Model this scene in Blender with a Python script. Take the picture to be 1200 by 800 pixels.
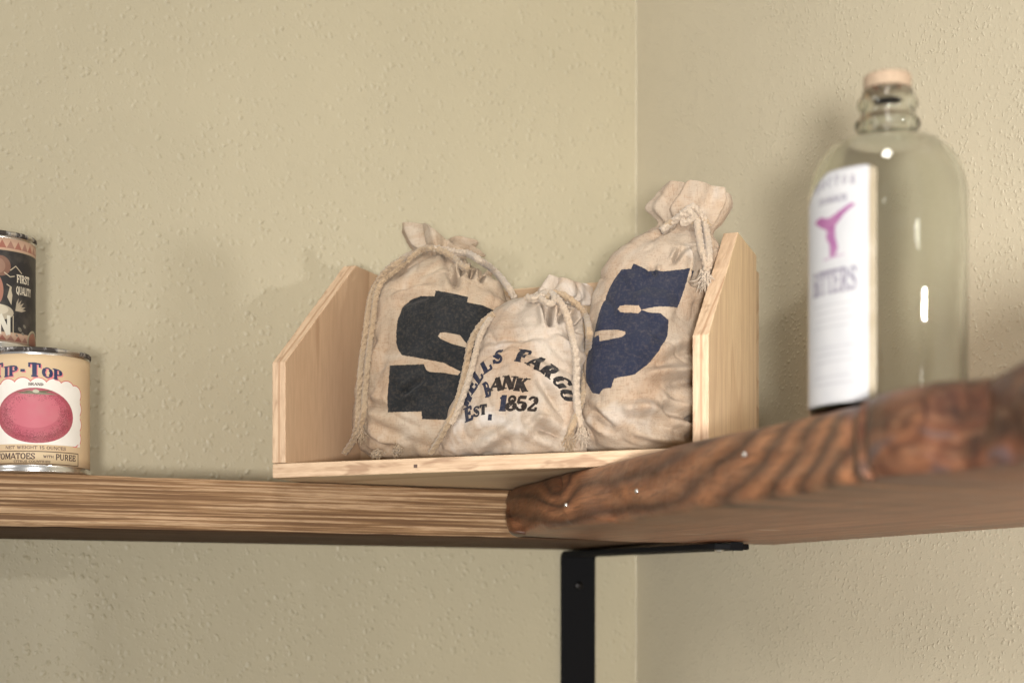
import bpy, math, random
import numpy as np
from mathutils import Vector, noise as mn
random.seed(7); np.random.seed(7)
R = math.radians
for o in list(bpy.data.objects): bpy.data.objects.remove(o)
sc = bpy.context.scene
COL = sc.collection

# ------------------------------------------------------------ camera (metres, z = 0 at lens height)
YAW = 24.9
CAM = (-0.856, -1.540)
F2 = (math.sin(R(YAW)), math.cos(R(YAW)))
R2 = (math.cos(R(YAW)), -math.sin(R(YAW)))
FPX, HZ = 2000.0, 725.0
cd = bpy.data.cameras.new('camera'); cam = bpy.data.objects.new('camera', cd); COL.objects.link(cam)
cam.location = (CAM[0], CAM[1], 0); cam.rotation_euler = (R(90), 0, R(-YAW))
cd.lens = FPX / 1200 * 36; cd.sensor_width = 36
cd.shift_y = (HZ - 400) / 1200
cd.clip_start = .02; cd.clip_end = 60
cd.dof.use_dof = True; cd.dof.focus_distance = 1.33; cd.dof.aperture_fstop = 5.6
sc.camera = cam

# ------------------------------------------------------------ light
w = bpy.data.worlds.new('World'); sc.world = w; w.use_nodes = True
w.node_tree.nodes['Background'].inputs[0].default_value = (1.0, .965, .91, 1)
w.node_tree.nodes['Background'].inputs[1].default_value = .32
def area(name, loc, target, size, power, col, shape='DISK'):
    l = bpy.data.lights.new(name, 'AREA'); l.shape = shape; l.size = size; l.energy = power; l.color = col
    o = bpy.data.objects.new(name, l); COL.objects.link(o); o.location = loc
    o.rotation_euler = (Vector(target) - Vector(loc)).to_track_quat('-Z', 'Y').to_euler()
    return o
area('front_lamp', (-1.1, -2.1, -.11), (.05, -.4, .16), .12, 5.6, (1, .97, .93)).data.spread = R(62)
area('ceiling_lamp', (-1.0, -1.7, 1.9), (-.35, 0, .1), .4, 16, (1, .95, .88))
area('left_lamp', (-2.5, -.85, .90), (0, -.6, .05), .5, 11, (1, .97, .93))  # soft light from the left, its source unseen
area('right_lamp', (-.12, -1.36, .27), (-.18, -.3, .18), .03, .50, (1, .97, .93)).data.spread = R(80)
sc.view_settings.view_transform = 'Standard'; sc.view_settings.look = 'None'
sc.view_settings.exposure = .08; sc.view_settings.gamma = 1
sc.render.engine = 'CYCLES'
sc.cycles.use_denoising = True
sc.cycles.caustics_refractive = False; sc.cycles.caustics_reflective = False
sc.cycles.max_bounces = 14; sc.cycles.transmission_bounces = 12; sc.cycles.transparent_max_bounces = 12

# ------------------------------------------------------------ node helpers
class M:
    def __init__(s, name):
        s.m = bpy.data.materials.new(name); s.m.use_nodes = True
        s.t = s.m.node_tree; s.b = s.t.nodes['Principled BSDF']
        s.tc = s.n('ShaderNodeTexCoord')
    def n(s, typ, **k):
        nd = s.t.nodes.new(typ)
        for a, v in k.items(): setattr(nd, a, v)
        return nd
    def set(s, sock, v):
        if v is None: return
        if hasattr(v, 'links'): s.t.links.new(v, sock)
        else:
            if isinstance(v, tuple) and len(v) == 3 and sock.type == 'RGBA': v = v + (1,)
            sock.default_value = v
    def map(s, scale=(1, 1, 1), rot=(0, 0, 0), loc=(0, 0, 0), src=None):
        nd = s.n('ShaderNodeMapping'); s.set(nd.inputs[0], src or s.tc.outputs['Object'])
        nd.inputs['Location'].default_value = loc; nd.inputs['Rotation'].default_value = rot; nd.inputs['Scale'].default_value = scale
        return nd.outputs[0]
    def noise(s, vec, scale, detail=3, rough=.55, dist=0):
        nd = s.n('ShaderNodeTexNoise'); s.set(nd.inputs['Vector'], vec); nd.inputs['Scale'].default_value = scale
        nd.inputs['Detail'].default_value = detail; nd.inputs['Roughness'].default_value = rough; nd.inputs['Distortion'].default_value = dist
        return nd.outputs[0]
    def voro(s, vec, scale, feature='F1', sm=.3):
        nd = s.n('ShaderNodeTexVoronoi', feature=feature); s.set(nd.inputs['Vector'], vec); nd.inputs['Scale'].default_value = scale
        if feature == 'SMOOTH_F1': nd.inputs['Smoothness'].default_value = sm
        return nd.outputs['Distance']
    def wave(s, vec, scale, dist, dscale=1, direction='X', detail=2):
        nd = s.n('ShaderNodeTexWave', bands_direction=direction); s.set(nd.inputs['Vector'], vec); nd.inputs['Scale'].default_value = scale
        nd.inputs['Distortion'].default_value = dist; nd.inputs['Detail Scale'].default_value = dscale; nd.inputs['Detail'].default_value = detail
        return nd.outputs['Fac']
    def ramp(s, fac, stops, interp='LINEAR'):
        nd = s.n('ShaderNodeValToRGB'); s.set(nd.inputs[0], fac); cr = nd.color_ramp; cr.interpolation = interp
        while len(cr.elements) < len(stops): cr.elements.new(.5)
        for e, (p, c) in zip(cr.elements, stops):
            e.position = p
            e.color = (c, c, c, 1) if not isinstance(c, tuple) else (c + (1,) if len(c) == 3 else c)
        return nd.outputs[0]
    def mix(s, fac, a, b, mode='MIX'):
        nd = s.n('ShaderNodeMix', data_type='RGBA', blend_type=mode)
        s.set(nd.inputs[0], fac); s.set(nd.inputs[6], a); s.set(nd.inputs[7], b)
        return nd.outputs[2]
    def math(s, op, a, b=0.0, c=None):
        nd = s.n('ShaderNodeMath', operation=op); s.set(nd.inputs[0], a); s.set(nd.inputs[1], b)
        if c is not None: s.set(nd.inputs[2], c)
        return nd.outputs[0]
    def bump(s, h, strength=.5, dist=.001, normal=None):
        nd = s.n('ShaderNodeBump'); s.set(nd.inputs['Height'], h); nd.inputs['Strength'].default_value = strength
        nd.inputs['Distance'].default_value = dist; s.set(nd.inputs['Normal'], normal)
        return nd.outputs[0]
    def out(s, base=None, rough=None, normal=None, metal=None, **k):
        s.set(s.b.inputs['Base Color'], base); s.set(s.b.inputs['Roughness'], rough)
        s.set(s.b.inputs['Normal'], normal); s.set(s.b.inputs['Metallic'], metal)
        for a, v in k.items(): s.set(s.b.inputs[a.replace('_', ' ')], v)
        return s.m
    def attr(s, name):
        nd = s.n('ShaderNodeAttribute', attribute_name=name); return nd

# ------------------------------------------------------------ object helpers
def mesh_obj(name, verts, faces, mat, parent=None, smooth=True, loc=(0, 0, 0)):
    me = bpy.data.meshes.new(name); me.from_pydata([tuple(map(float, v)) for v in verts], [], faces); me.validate(); me.update()
    if mat: me.materials.append(mat)
    if smooth: me.polygons.foreach_set('use_smooth', [True] * len(me.polygons))
    o = bpy.data.objects.new(name, me); COL.objects.link(o); o.location = loc
    if parent: o.parent = parent
    return o
def empty(name, loc, rz=0):
    o = bpy.data.objects.new(name, None); COL.objects.link(o); o.location = loc; o.rotation_euler = (0, 0, rz); o.empty_display_size = .02
    return o
def tag(o, label, cat, group=None):
    o['label'] = label; o['category'] = cat
    if group: o['group'] = group
def bevel(o, w=.001, seg=2):
    b = o.modifiers.new('bevel', 'BEVEL'); b.width = w; b.segments = seg; b.limit_method = 'ANGLE'; b.angle_limit = R(40)
def grid_faces(nr, nc, closed=True, flip=False):
    f = []
    for i in range(nr - 1):
        for j in range(nc if closed else nc - 1):
            a = i * nc + j; b = i * nc + (j + 1) % nc
            q = (a, b, b + nc, a + nc)
            f.append(q[::-1] if flip else q)
    return f
def lathe(profile, n=96):
    v = [(r * math.cos(2 * math.pi * j / n), r * math.sin(2 * math.pi * j / n), z) for r, z in profile for j in range(n)]
    return v, grid_faces(len(profile), n)
def catmull(P, n):
    P = np.asarray(P, float); m = len(P)
    t = np.linspace(0, m - 1, n); i = np.clip(t.astype(int), 0, m - 2); f = (t - i)[:, None]
    p0 = P[np.clip(i - 1, 0, m - 1)]; p1 = P[i]; p2 = P[i + 1]; p3 = P[np.clip(i + 2, 0, m - 1)]
    return .5 * ((2 * p1) + (-p0 + p2) * f + (2 * p0 - 5 * p1 + 4 * p2 - p3) * f ** 2 + (-p0 + 3 * p1 - 3 * p2 + p3) * f ** 3)
def world_xy(lat, Z): return (CAM[0] + lat * R2[0] + Z * F2[0], CAM[1] + lat * R2[1] + Z * F2[1])
def px_at(px, py, Z):
    lat = (px - 600) / FPX * Z; x, y = world_xy(lat, Z); return (x, y, (HZ - py) / FPX * Z)
def px_on_z(px, py, z): return px_at(px, py, z * FPX / (HZ - py))

# ------------------------------------------------------------ drawing (pictures made from polygons)
class Canvas:
    def __init__(s, x0, y0, x1, y1, k, bg=(0, 0, 0, 0)):
        s.x0, s.y0, s.k = x0, y0, k
        s.w = int((x1 - x0) * k); s.h = int((y1 - y0) * k)
        s.a = np.zeros((s.h, s.w, 4), np.float32); s.a[:] = bg
    def mask(s, poly, ss=3):
        P = (np.asarray(poly, float) - (s.x0, s.y0)) * s.k
        xa = max(0, int(P[:, 0].min()) - 1); xb = min(s.w, int(P[:, 0].max()) + 2)
        ya = max(0, int(P[:, 1].min()) - 1); yb = min(s.h, int(P[:, 1].max()) + 2)
        if xb <= xa or yb <= ya: return None
        xs = xa + (np.arange((xb - xa) * ss) + .5) / ss; ys = ya + (np.arange((yb - ya) * ss) + .5) / ss
        ins = np.zeros((len(ys), len(xs)), bool)
        n = len(P)
        for i in range(n):
            (x1, y1), (x2, y2) = P[i], P[(i + 1) % n]
            if y1 == y2: continue
            rows = (ys >= min(y1, y2)) & (ys < max(y1, y2))
            if not rows.any(): continue
            xc = x1 + (ys[rows] - y1) * (x2 - x1) / (y2 - y1)
            ins[rows] ^= xs[None, :] < xc[:, None]
        m = ins.reshape(yb - ya, ss, xb - xa, ss).mean((1, 3))
        return (slice(ya, yb), slice(xa, xb)), m
    def poly(s, poly, col, al=1.0):
        r = s.mask(poly)
        if r is None: return
        sl, m = r; m = (m * al)[..., None]
        c = np.array(col[:3] + (1,), np.float32) if len(col) == 3 else np.array(col, np.float32)
        if len(col) == 4 and col[3] == 0: s.a[sl] = s.a[sl] * (1 - m) + np.concatenate([s.a[sl][..., :3], np.zeros_like(m)], -1) * m
        else: s.a[sl] = s.a[sl] * (1 - m) + c * m
    def line(s, pts, wd, col, al=1.0, cap=True):
        pts = np.asarray(pts, float)
        for p, q in zip(pts[:-1], pts[1:]):
            d = q - p; L = np.hypot(*d)
            if L < 1e-9: continue
            nrm = np.array((-d[1], d[0])) / L * wd / 2
            s.poly([p + nrm, q + nrm, q - nrm, p - nrm], col, al)
        if cap and len(pts) > 2:
            for p in pts[1:-1]: s.ell(p, wd / 2, wd / 2, col, al, 10)
    def ell(s, c, rx, ry, col, al=1.0, n=40, rot=0):
        t = np.arange(n) / n * 2 * math.pi; x = rx * np.cos(t); y = ry * np.sin(t)
        s.poly(np.stack([c[0] + x * math.cos(rot) - y * math.sin(rot), c[1] + x * math.sin(rot) + y * math.cos(rot)], 1), col, al)
    def image(s, name):
        im = bpy.data.images.new(name, s.w, s.h, alpha=True)
        im.pixels.foreach_set(np.ascontiguousarray(np.clip(s.a[::-1], 0, 1)).ravel()); im.update(); im.pack()
        return im
def arcp(cx, cy, rx, ry, a0, a1, n=14):
    return [(cx + rx * math.cos(R(a)), cy + ry * math.sin(R(a))) for a in np.linspace(a0, a1, n)]
# letters: (strokes, serifs, width). stroke = (thick?, points); x right, y up, cap height 1
GL = {
 'A': ([(0, [(.04, 0), (.42, 1)]), (1, [(.42, 1), (.78, 0)]), (0, [(.2, .33), (.64, .33)])], [(.06, 0), (.78, 0)], .84),
 'B': ([(1, [(.18, 0), (.18, 1)]), (0, [(.18, .95), (.4, .95)] + arcp(.4, .74, .2, .21, 90, -90) + [(.18, .53)]), (1, arcp(.42, .27, .2, .22, 60, -60)), (0, [(.18, .53), (.42, .53)] + arcp(.42, .28, .23, .24, 90, -90) + [(.18, .05)])], [(.12, 0), (.12, 1)], .72),
 'C': ([(0, arcp(.42, .5, .32, .45, 40, 320, 24)), (1, arcp(.42, .5, .3, .4, 140, 220)), (1, [(.68, .68), (.68, .9)])], [], .78),
 'D': ([(1, [(.18, 0), (.18, 1)]), (0, [(.18, .95), (.34, .95)] + arcp(.34, .5, .34, .45, 90, -90) + [(.18, .05)]), (1, arcp(.34, .5, .32, .4, 50, -50))], [(.12, 0), (.12, 1)], .78),
 'E': ([(1, [(.18, 0), (.18, 1)]), (0, [(.18, .94), (.66, .94)]), (0, [(.18, .52), (.5, .52)]), (0, [(.18, .06), (.68, .06)]), (0, [(.64, .94), (.64, .72)]), (0, [(.66, .06), (.68, .3)]), (0, [(.5, .4), (.5, .64)])], [(.12, 0), (.12, 1)], .74),
 'F': ([(1, [(.18, 0), (.18, 1)]), (0, [(.18, .94), (.68, .94)]), (0, [(.18, .5), (.52, .5)]), (0, [(.66, .94), (.66, .7)]), (0, [(.5, .38), (.5, .62)])], [(.18, 0), (.12, 1)], .72),
 'G': ([(0, arcp(.42, .5, .32, .45, 45, 325, 24)), (1, arcp(.42, .5, .3, .4, 140, 220)), (1, [(.68, .05), (.68, .42)]), (0, [(.5, .42), (.8, .42)]), (0, [(.68, .7), (.68, .95)])], [], .84),
 'H': ([(1, [(.18, 0), (.18, 1)]), (1, [(.68, 0), (.68, 1)]), (0, [(.18, .52), (.68, .52)])], [(.18, 0), (.18, 1), (.68, 0), (.68, 1)], .86),
 'I': ([(1, [(.2, 0), (.2, 1)])], [(.2, 0), (.2, 1)], .4),
 'K': ([(1, [(.18, 0), (.18, 1)]), (0, [(.2, .4), (.68, 1)]), (1, [(.36, .6), (.72, 0)])], [(.18, 0), (.18, 1), (.68, 1), (.72, 0)], .84),
 'L': ([(1, [(.18, 0), (.18, 1)]), (0, [(.18, .06), (.66, .06)]), (0, [(.64, .06), (.66, .34)])], [(.12, 0), (.18, 1)], .7),
 'M': ([(0, [(.14, 0), (.16, 1)]), (1, [(.18, 1), (.48, .1)]), (0, [(.48, .1), (.8, 1)]), (1, [(.84, 0), (.84, 1)])], [(.14, 0), (.12, 1), (.84, 0), (.88, 1)], 1.0),
 'N': ([(0, [(.14, 0), (.14, 1)]), (1, [(.16, 1), (.7, 0)]), (0, [(.72, 0), (.72, 1)])], [(.14, 0), (.12, 1), (.72, 1)], .86),
 'O': ([(0, arcp(.42, .5, .33, .45, 0, 360, 30)), (1, arcp(.42, .5, .31, .4, 130, 230)), (1, arcp(.42, .5, .31, .4, -50, 50))], [], .84),
 'P': ([(1, [(.18, 0), (.18, 1)]), (0, [(.18, .94), (.4, .94)] + arcp(.4, .7, .24, .25, 90, -90) + [(.18, .45)]), (1, arcp(.4, .7, .22, .2, 50, -50))], [(.18, 0), (.12, 1)], .7),
 'R': ([(1, [(.18, 0), (.18, 1)]), (0, [(.18, .94), (.4, .94)] + arcp(.4, .72, .22, .23, 90, -90) + [(.18, .49)]), (1, arcp(.4, .72, .2, .2, 50, -50)), (1, [(.4, .49), (.68, .02)])], [(.18, 0), (.12, 1), (.72, 0)], .8),
 'S': ([(0, arcp(.36, .74, .24, .21, 20, 270, 16) + arcp(.36, .27, .25, .22, 90, -160, 16)), (1, [(.2, .66), (.52, .36)]), (0, [(.6, .72), (.6, .96)]), (0, [(.1, .04), (.1, .3)])], [], .7),
 'T': ([(1, [(.38, 0), (.38, 1)]), (0, [(.04, .94), (.72, .94)]), (0, [(.07, .7), (.07, .96)]), (0, [(.69, .7), (.69, .96)])], [(.38, 0)], .76),
 'U': ([(1, [(.18, 1), (.18, .3)]), (0, arcp(.42, .3, .24, .25, 180, 360)), (0, [(.66, .3), (.66, 1)])], [(.18, 1), (.66, 1)], .84),
 'W': ([(1, [(.12, 1), (.34, 0)]), (0, [(.34, 0), (.54, .9)]), (1, [(.54, .9), (.74, 0)]), (0, [(.74, 0), (.96, 1)])], [(.12, 1), (.54, 1), (.96, 1)], 1.08),
 'Y': ([(1, [(.1, 1), (.38, .48)]), (0, [(.66, 1), (.38, .48)]), (1, [(.38, .5), (.38, 0)])], [(.1, 1), (.66, 1), (.38, 0)], .76),
 'Q': ([(0, arcp(.42, .5, .33, .45, 0, 360, 30)), (1, arcp(.42, .5, .31, .4, 130, 230)), (1, arcp(.42, .5, .31, .4, -50, 50)), (1, [(.42, .25), (.75, -.1)])], [], .84),
 '1': ([(1, [(.26, 0), (.26, 1)]), (0, [(.26, .95), (.06, .78)])], [(.26, 0)], .48),
 '8': ([(0, arcp(.34, .75, .2, .2, 0, 360, 20)), (0, arcp(.34, .28, .26, .24, 0, 360, 24)), (1, arcp(.34, .28, .24, .18, 140, 220)), (1, arcp(.34, .28, .24, .18, -40, 40)), (1, [(.24, .66), (.44, .42)])], [], .68),
 '5': ([(0, [(.6, .94), (.16, .94), (.13, .5)] + arcp(.34, .3, .26, .26, 110, -160, 18)), (1, arcp(.34, .3, .24, .2, 55, -55)), (0, [(.2, .88), (.58, .88)])], [], .68),
 '2': ([(0, arcp(.34, .72, .24, .23, 170, -30, 16) + [(.12, .1)]), (0, [(.1, .08), (.62, .08)]), (1, arcp(.34, .72, .22, .2, 50, -40)), (0, [(.61, .08), (.61, .28)])], [], .68),
 '-': ([(1, [(.08, .45), (.42, .45)])], [], .5),
 '.': ([(1, [(.08, .08), (.26, .08)])], [], .34),
 ' ': ([], [], .45),
}
def glyph(cv, ch, o, ex, ey, col, thick=.24, thin=.12, serif=.34, al=1.0):
    st, se, wd = GL[ch]; o = np.array(o, float); ex = np.array(ex, float); ey = np.array(ey, float)
    T = lambda p: o + ex * p[0] + ey * p[1]
    def seg(p, q, wdt):
        p = np.array(p, float); q = np.array(q, float); d = q - p; L = np.hypot(*d)
        if L < 1e-9: return
        d = d / L; nn = np.array((-d[1], d[0])) * wdt / 2; e = d * min(.02, wdt * .2)
        cv.poly([T(p - e + nn), T(q + e + nn), T(q + e - nn), T(p - e - nn)], col, al)
    for tk, pts in st:
        for p, q in zip(pts[:-1], pts[1:]): seg(p, q, thick if tk else thin)
    if serif:
        for x, y in se:
            yy = y + (.045 if y < .5 else -.045); seg((x - serif / 2, yy), (x + serif / 2, yy), .1)
    return wd
def text(cv, s_, x, y, h, col, wscale=1.0, align='c', sh=0, **k):
    tot = sum(GL[c][2] for c in s_) * h * wscale
    x -= tot / 2 if align == 'c' else 0
    for c in s_:
        x += glyph(cv, c, (x, y), (h * wscale, 0), (sh * h, -h), col, **k) * h * wscale

# ------------------------------------------------------------ materials
def wall_mat(name, col, seed, sc1=125, st=.5):
    m = M(name); v = m.map(loc=(seed, seed, seed))
    wn = m.n('ShaderNodeTexNoise'); m.set(wn.inputs['Vector'], v); wn.inputs['Scale'].default_value = sc1 * .8; wn.inputs['Detail'].default_value = 2
    vv = m.n('ShaderNodeVectorMath', operation='MULTIPLY_ADD'); m.set(vv.inputs[0], wn.outputs['Color']); vv.inputs[1].default_value = (.007, .007, .007); m.set(vv.inputs[2], v)
    def dots(scale, lo, hi, keep):
        vo = m.n('ShaderNodeTexVoronoi', feature='F1'); m.set(vo.inputs['Vector'], vv.outputs[0]); vo.inputs['Scale'].default_value = scale
        sp = m.n('ShaderNodeSeparateXYZ'); m.set(sp.inputs[0], vo.outputs['Color'])
        return m.math('MULTIPLY', m.ramp(vo.outputs['Distance'], [(lo, 1.0), (hi, 0.0)], 'EASE'), m.ramp(sp.outputs[0], [(keep, 0.0), (min(.99, keep + .35), 1.0)]))
    patch = m.ramp(m.noise(v, 13, 2), [(.36, .4), (.62, 1.0)])
    h = m.math('ADD', dots(sc1, .05, .45, .15), m.math('MULTIPLY', dots(sc1 * 2.2, .05, .45, .3), .35))
    h = m.math('MULTIPLY', h, patch)
    h = m.math('ADD', h, m.math('MULTIPLY', m.noise(v, 70, 3, .5), .6))
    h = m.math('ADD', h, m.math('MULTIPLY', m.noise(v, 600, 2, .6), .07))
    base = m.mix(m.ramp(m.noise(v, 5, 4), [(.3, 0.0), (.7, 1.0)]), tuple(c * .955 for c in col), tuple(c * 1.04 for c in col))
    return m.out(base, .46, m.bump(h, st, .0013), Specular_IOR_Level=.5)
MAT = {}
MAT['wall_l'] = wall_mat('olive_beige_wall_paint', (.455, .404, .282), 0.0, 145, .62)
MAT['wall_r'] = wall_mat('beige_wall_paint_lit', (.505, .452, .335), 4.0, 220, .42)  # colour raised above the left wall's, standing in for light on this side

def pine(name, along='Z', off=(0, 0, 0), face='X', warm=1.0, cool=1.05, lines=1.0):
    m = M(name)
    sc_ = {'Z': (1, 1, .11), 'X': (.11, 1, 1), 'Y': (1, .11, 1)}[along]
    v = m.map(scale=sc_, loc=off)
    warp = m.noise(v, 8, 1, .4, 0)
    vv = m.math('MULTIPLY', warp, 8.0)
    rings = m.math('FRACT', m.math('MULTIPLY', m.math('ADD', vv, m.math('MULTIPLY', m.noise(v, 34, 2), .35)), 1.2))
    ringc = m.ramp(rings, [(0, 0.0), (.55, .18), (.9, .8), (.96, 1.0), (1, .05)])
    fine = m.noise(m.map(scale=tuple(c * 1.0 for c in sc_), loc=off), 330, 3, .6)
    base = m.mix(m.math('MULTIPLY', ringc, lines), (.58 * warm, .425 * warm * cool, .27 * warm * cool), (.36 * warm, .215 * warm * cool, .12 * warm * cool))
    base = m.mix(m.ramp(fine, [(.3, 0.0), (.75, .45)]), base, (.40, .245, .14))
    base = m.mix(m.ramp(m.noise(v, 4, 2), [(.35, 0.0), (.7, .4)]), base, (.70, .52, .35))
    h = m.math('ADD', m.math('MULTIPLY', ringc, .4), fine)
    return m.out(base, .55, m.bump(h, .35, .0004), Specular_IOR_Level=.35)
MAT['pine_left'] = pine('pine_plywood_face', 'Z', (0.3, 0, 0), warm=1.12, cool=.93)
MAT['pine_right'] = pine('pine_plywood_lit_face', 'Z', (2.1, 1, .4), warm=1.38, cool=1.06, lines=.4)  # same pine, brightened in colour to stand in for light from the right
MAT['pine_back'] = pine('pine_plywood_back', 'X', (5.1, 1, .4), warm=.95)
def ply(name, layer, off=0.0):
    """edge of plywood: thin darker plies across the thickness; layer = axis of the thickness"""
    m = M(name); tc = m.n('ShaderNodeSeparateXYZ'); m.set(tc.inputs[0], m.tc.outputs['Object'])
    ax = tc.outputs[{'X': 0, 'Y': 1, 'Z': 2}[layer]]
    st = {'X': (1, .1, .1), 'Z': (.1, .1, 1)}[layer]
    wob = m.noise(m.map(scale=(6, 6, 6)), 2.5, 3)
    t = m.math('ADD', m.math('DIVIDE', m.math('ADD', ax, off), .012), m.math('MULTIPLY', m.math('SUBTRACT', wob, .5), .16))
    lay = m.ramp(t, [(.0, .15), (.30, .05), (.44, .15), (.48, 1.0), (.58, .85), (.62, .1), (.8, .15), (1, .05)] if layer != 'Z' else [(.0, .1), (.3, .05), (.36, .35), (.5, .1), (.64, .4), (.7, .05), (1, .1)])
    streak = m.noise(m.map(scale=st), 420, 3, .65)
    gouge = m.ramp(m.noise(m.map(scale=(.22, .22, 1.0) if layer == 'Z' else (1, .25, .25), rot=(0, R(7), 0)), 95, 3, .6, .3), [(.55, 0.0), (.66, 1.0)])
    base = m.mix(lay, (.66, .48, .32), (.44, .27, .16))
    base = m.mix(m.math('MULTIPLY', m.ramp(streak, [(.4, 0.0), (.7, .6)]), 1.0), base, (.40, .25, .15))
    base = m.mix(m.math('MULTIPLY', gouge, .6), base, (.27, .15, .085))
    h = m.math('ADD', streak, m.math('MULTIPLY', gouge, -1.0))
    return m.out(base, .7, m.bump(h, .5, .0006))
MAT['ply_side'] = ply('plywood_edge_side', 'X')
MAT['ply_side_r'] = ply('plywood_edge_right', 'X', -.348)
MAT['ply_floor'] = ply('plywood_edge_floor', 'Z')

def cedar():
    m = M('rough_sawn_stained_board')
    v = m.map(scale=(.011, .04, 1))
    wv = m.noise(v, 16, 2, .5)
    bands = m.math('ADD', m.math('MULTIPLY', m.noise(v, 560, 2, .5, .05), .8), m.math('MULTIPLY', m.noise(m.map(scale=(.004, .04, 1), rot=(0, R(.4), 0)), 460, 2, .5), .2))
    fine = m.noise(m.map(scale=(.05, .1, 1)), 900, 3, .7)
    lines = m.ramp(bands, [(.41, 0.0), (.475, .33), (.51, .6), (.56, 1.0)])
    c = m.ramp(lines, [(0, (.12, .066, .034)), (.3, (.25, .145, .072)), (.6, (.38, .24, .13)), (1, (.54, .37, .225))])
    c = m.mix(m.ramp(fine, [(.46, .0), (.66, .6)]), c, (.13, .065, .03))
    c = m.mix(m.ramp(m.noise(m.map(scale=(.25, 1, 1)), 9, 3), [(.4, 0.0), (.7, .35)]), c, (.24, .125, .055))
    # underside of the board gets a separate, darker material
    g = m.n('ShaderNodeNewGeometry'); sx = m.n('ShaderNodeSeparateXYZ'); m.set(sx.inputs[0], g.outputs['True Normal'])
    und = m.ramp(sx.outputs[2], [(0, 0.0), (1, 0.0)])
    h = m.math('ADD', m.math('MULTIPLY', lines, 1.0), m.math('MULTIPLY', fine, .5))
    return m.out(c, .72, m.bump(h, .55, .0010), Specular_IOR_Level=.3)
MAT['cedar'] = cedar()
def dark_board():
    m = M('dark_board_underside')  # darker brown for the downward face of the board
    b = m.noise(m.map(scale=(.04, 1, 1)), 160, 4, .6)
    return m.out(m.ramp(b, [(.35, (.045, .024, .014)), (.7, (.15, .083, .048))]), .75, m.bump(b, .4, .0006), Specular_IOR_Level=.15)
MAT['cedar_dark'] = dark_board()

def slab_mat():
    m = M('oiled_live_edge_slab')
    g = m.attr('grain').outputs['Fac']; dk = m.attr('dark').outputs['Fac']; fr = m.attr('front').outputs['Fac']
    v = m.map()
    gg = m.math('ADD', g, m.math('MULTIPLY', m.noise(m.map(scale=(1, .35, 1)), 50, 3, .55, .3), .34))
    fr1 = m.math('FRACT', gg)
    c1 = m.ramp(fr1, [(0, (.05, .022, .013)), (.16, (.15, .062, .028)), (.45, (.30, .13, .06)), (.8, (.16, .066, .032)), (.93, (.05, .022, .013)), (1, (.045, .02, .012))])
    c1 = m.mix(m.ramp(m.noise(v, 30, 4, .6), [(.4, 0.0), (.75, .55)]), c1, (.10, .045, .028))
    dkn = m.math('MULTIPLY', dk, m.ramp(m.noise(v, 26, 3, .6, .8), [(.34, 1.0), (.62, .75)]))
    cd_ = m.ramp(m.noise(v, 22, 3, .55, 1.2), [(.36, (.014, .007, .006)), (.48, (.055, .017, .010)), (.58, (.12, .042, .02)), (.66, (.06, .045, .048))])
    c1 = m.mix(dkn, c1, cd_)
    c1 = m.mix(m.ramp(m.noise(m.map(scale=(1, .12, 1), loc=(2, 0, 5)), 240, 3, .6), [(.52, 0.0), (.66, .5)]), c1, (.06, .026, .015))
    u = m.noise(m.map(scale=(1, .05, 1)), 75, 4, .6, .3)
    c2 = m.ramp(u, [(.3, (.15, .045, .020)), (.5, (.33, .125, .060)), (.72, (.50, .22, .12))])
    c = m.mix(fr, c2, c1)
    fine = m.noise(m.map(scale=(1, .07, 1)), 520, 4, .7)
    c = m.mix(m.ramp(fine, [(.46, 0.0), (.66, .6)]), c, (.075, .032, .018))
    c = m.mix(m.ramp(m.noise(m.map(scale=(1, .25, 1), loc=(0, 3, 0)), 130, 3, .6), [(.5, 0.0), (.75, .22)]), c, (.36, .20, .11))
    # pale scuffs on the planed underside
    sp = m.ramp(m.noise(m.map(scale=(.25, 1.2, 1), loc=(.3, 0, 0)), 40, 2, .4), [(.735, 0.0), (.76, .7)])
    c = m.mix(m.math('MULTIPLY', sp, m.math('SUBTRACT', 1.0, fr)), c, (.6, .47, .36))
    h = m.math('ADD', m.math('MULTIPLY', fr1, .2), m.noise(v, 90, 3, .6))
    return m.out(c, .40, m.bump(m.math('ADD', h, m.math('MULTIPLY', fine, .7)), .5, .0012), Specular_IOR_Level=.4, Coat_Weight=.04, Coat_Roughness=.25)
MAT['slab'] = slab_mat()

def simple(name, col, rough, metal=0, nscale=200, nstr=.2, var=.15, **k):
    m = M(name); n = m.noise(m.map(), nscale, 3)
    return m.out(m.mix(n, tuple(c * (1 - var) for c in col), tuple(min(1, c * (1 + var)) for c in col)), rough, m.bump(n, nstr, .0004), metal, **k)
MAT['black'] = simple('black_powder_coat', (.007, .007, .008), .7, 0, 900, .25, Specular_IOR_Level=.1)
MAT['screw'] = simple('dark_screw_steel', (.03, .028, .028), .35, .9)
MAT['bright'] = simple('bright_screw_steel', (.62, .6, .57), .3, 1)
MAT['tin'] = simple('tinplate', (.72, .71, .70), .27, 1, 60, .15)
MAT['cork'] = simple('cork', (.32, .235, .16), .85, 0, 500, .5, .3)
def rust():
    m = M('worn_rim_tinplate'); n = m.noise(m.map(scale=(1, 1, .4)), 90, 4, .7)
    f = m.ramp(n, [(.45, 0.0), (.55, 1.0)])
    return m.out(m.mix(f, (.62, .6, .58), (.045, .035, .03)), m.ramp(f, [(0, .3), (1, .75)]), m.bump(n, .3, .0004), m.ramp(f, [(0, 1.0), (1, .1)]))
MAT['rim'] = rust()
def glass():
    m = M('clear_bottle_glass')
    n = m.noise(m.map(scale=(1, 1, .4)), 22, 2)
    return m.out((.985, .99, .975), .015, m.bump(n, .12, .002), 0, Transmission_Weight=1.0, IOR=1.48)
MAT['glass'] = glass()
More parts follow.
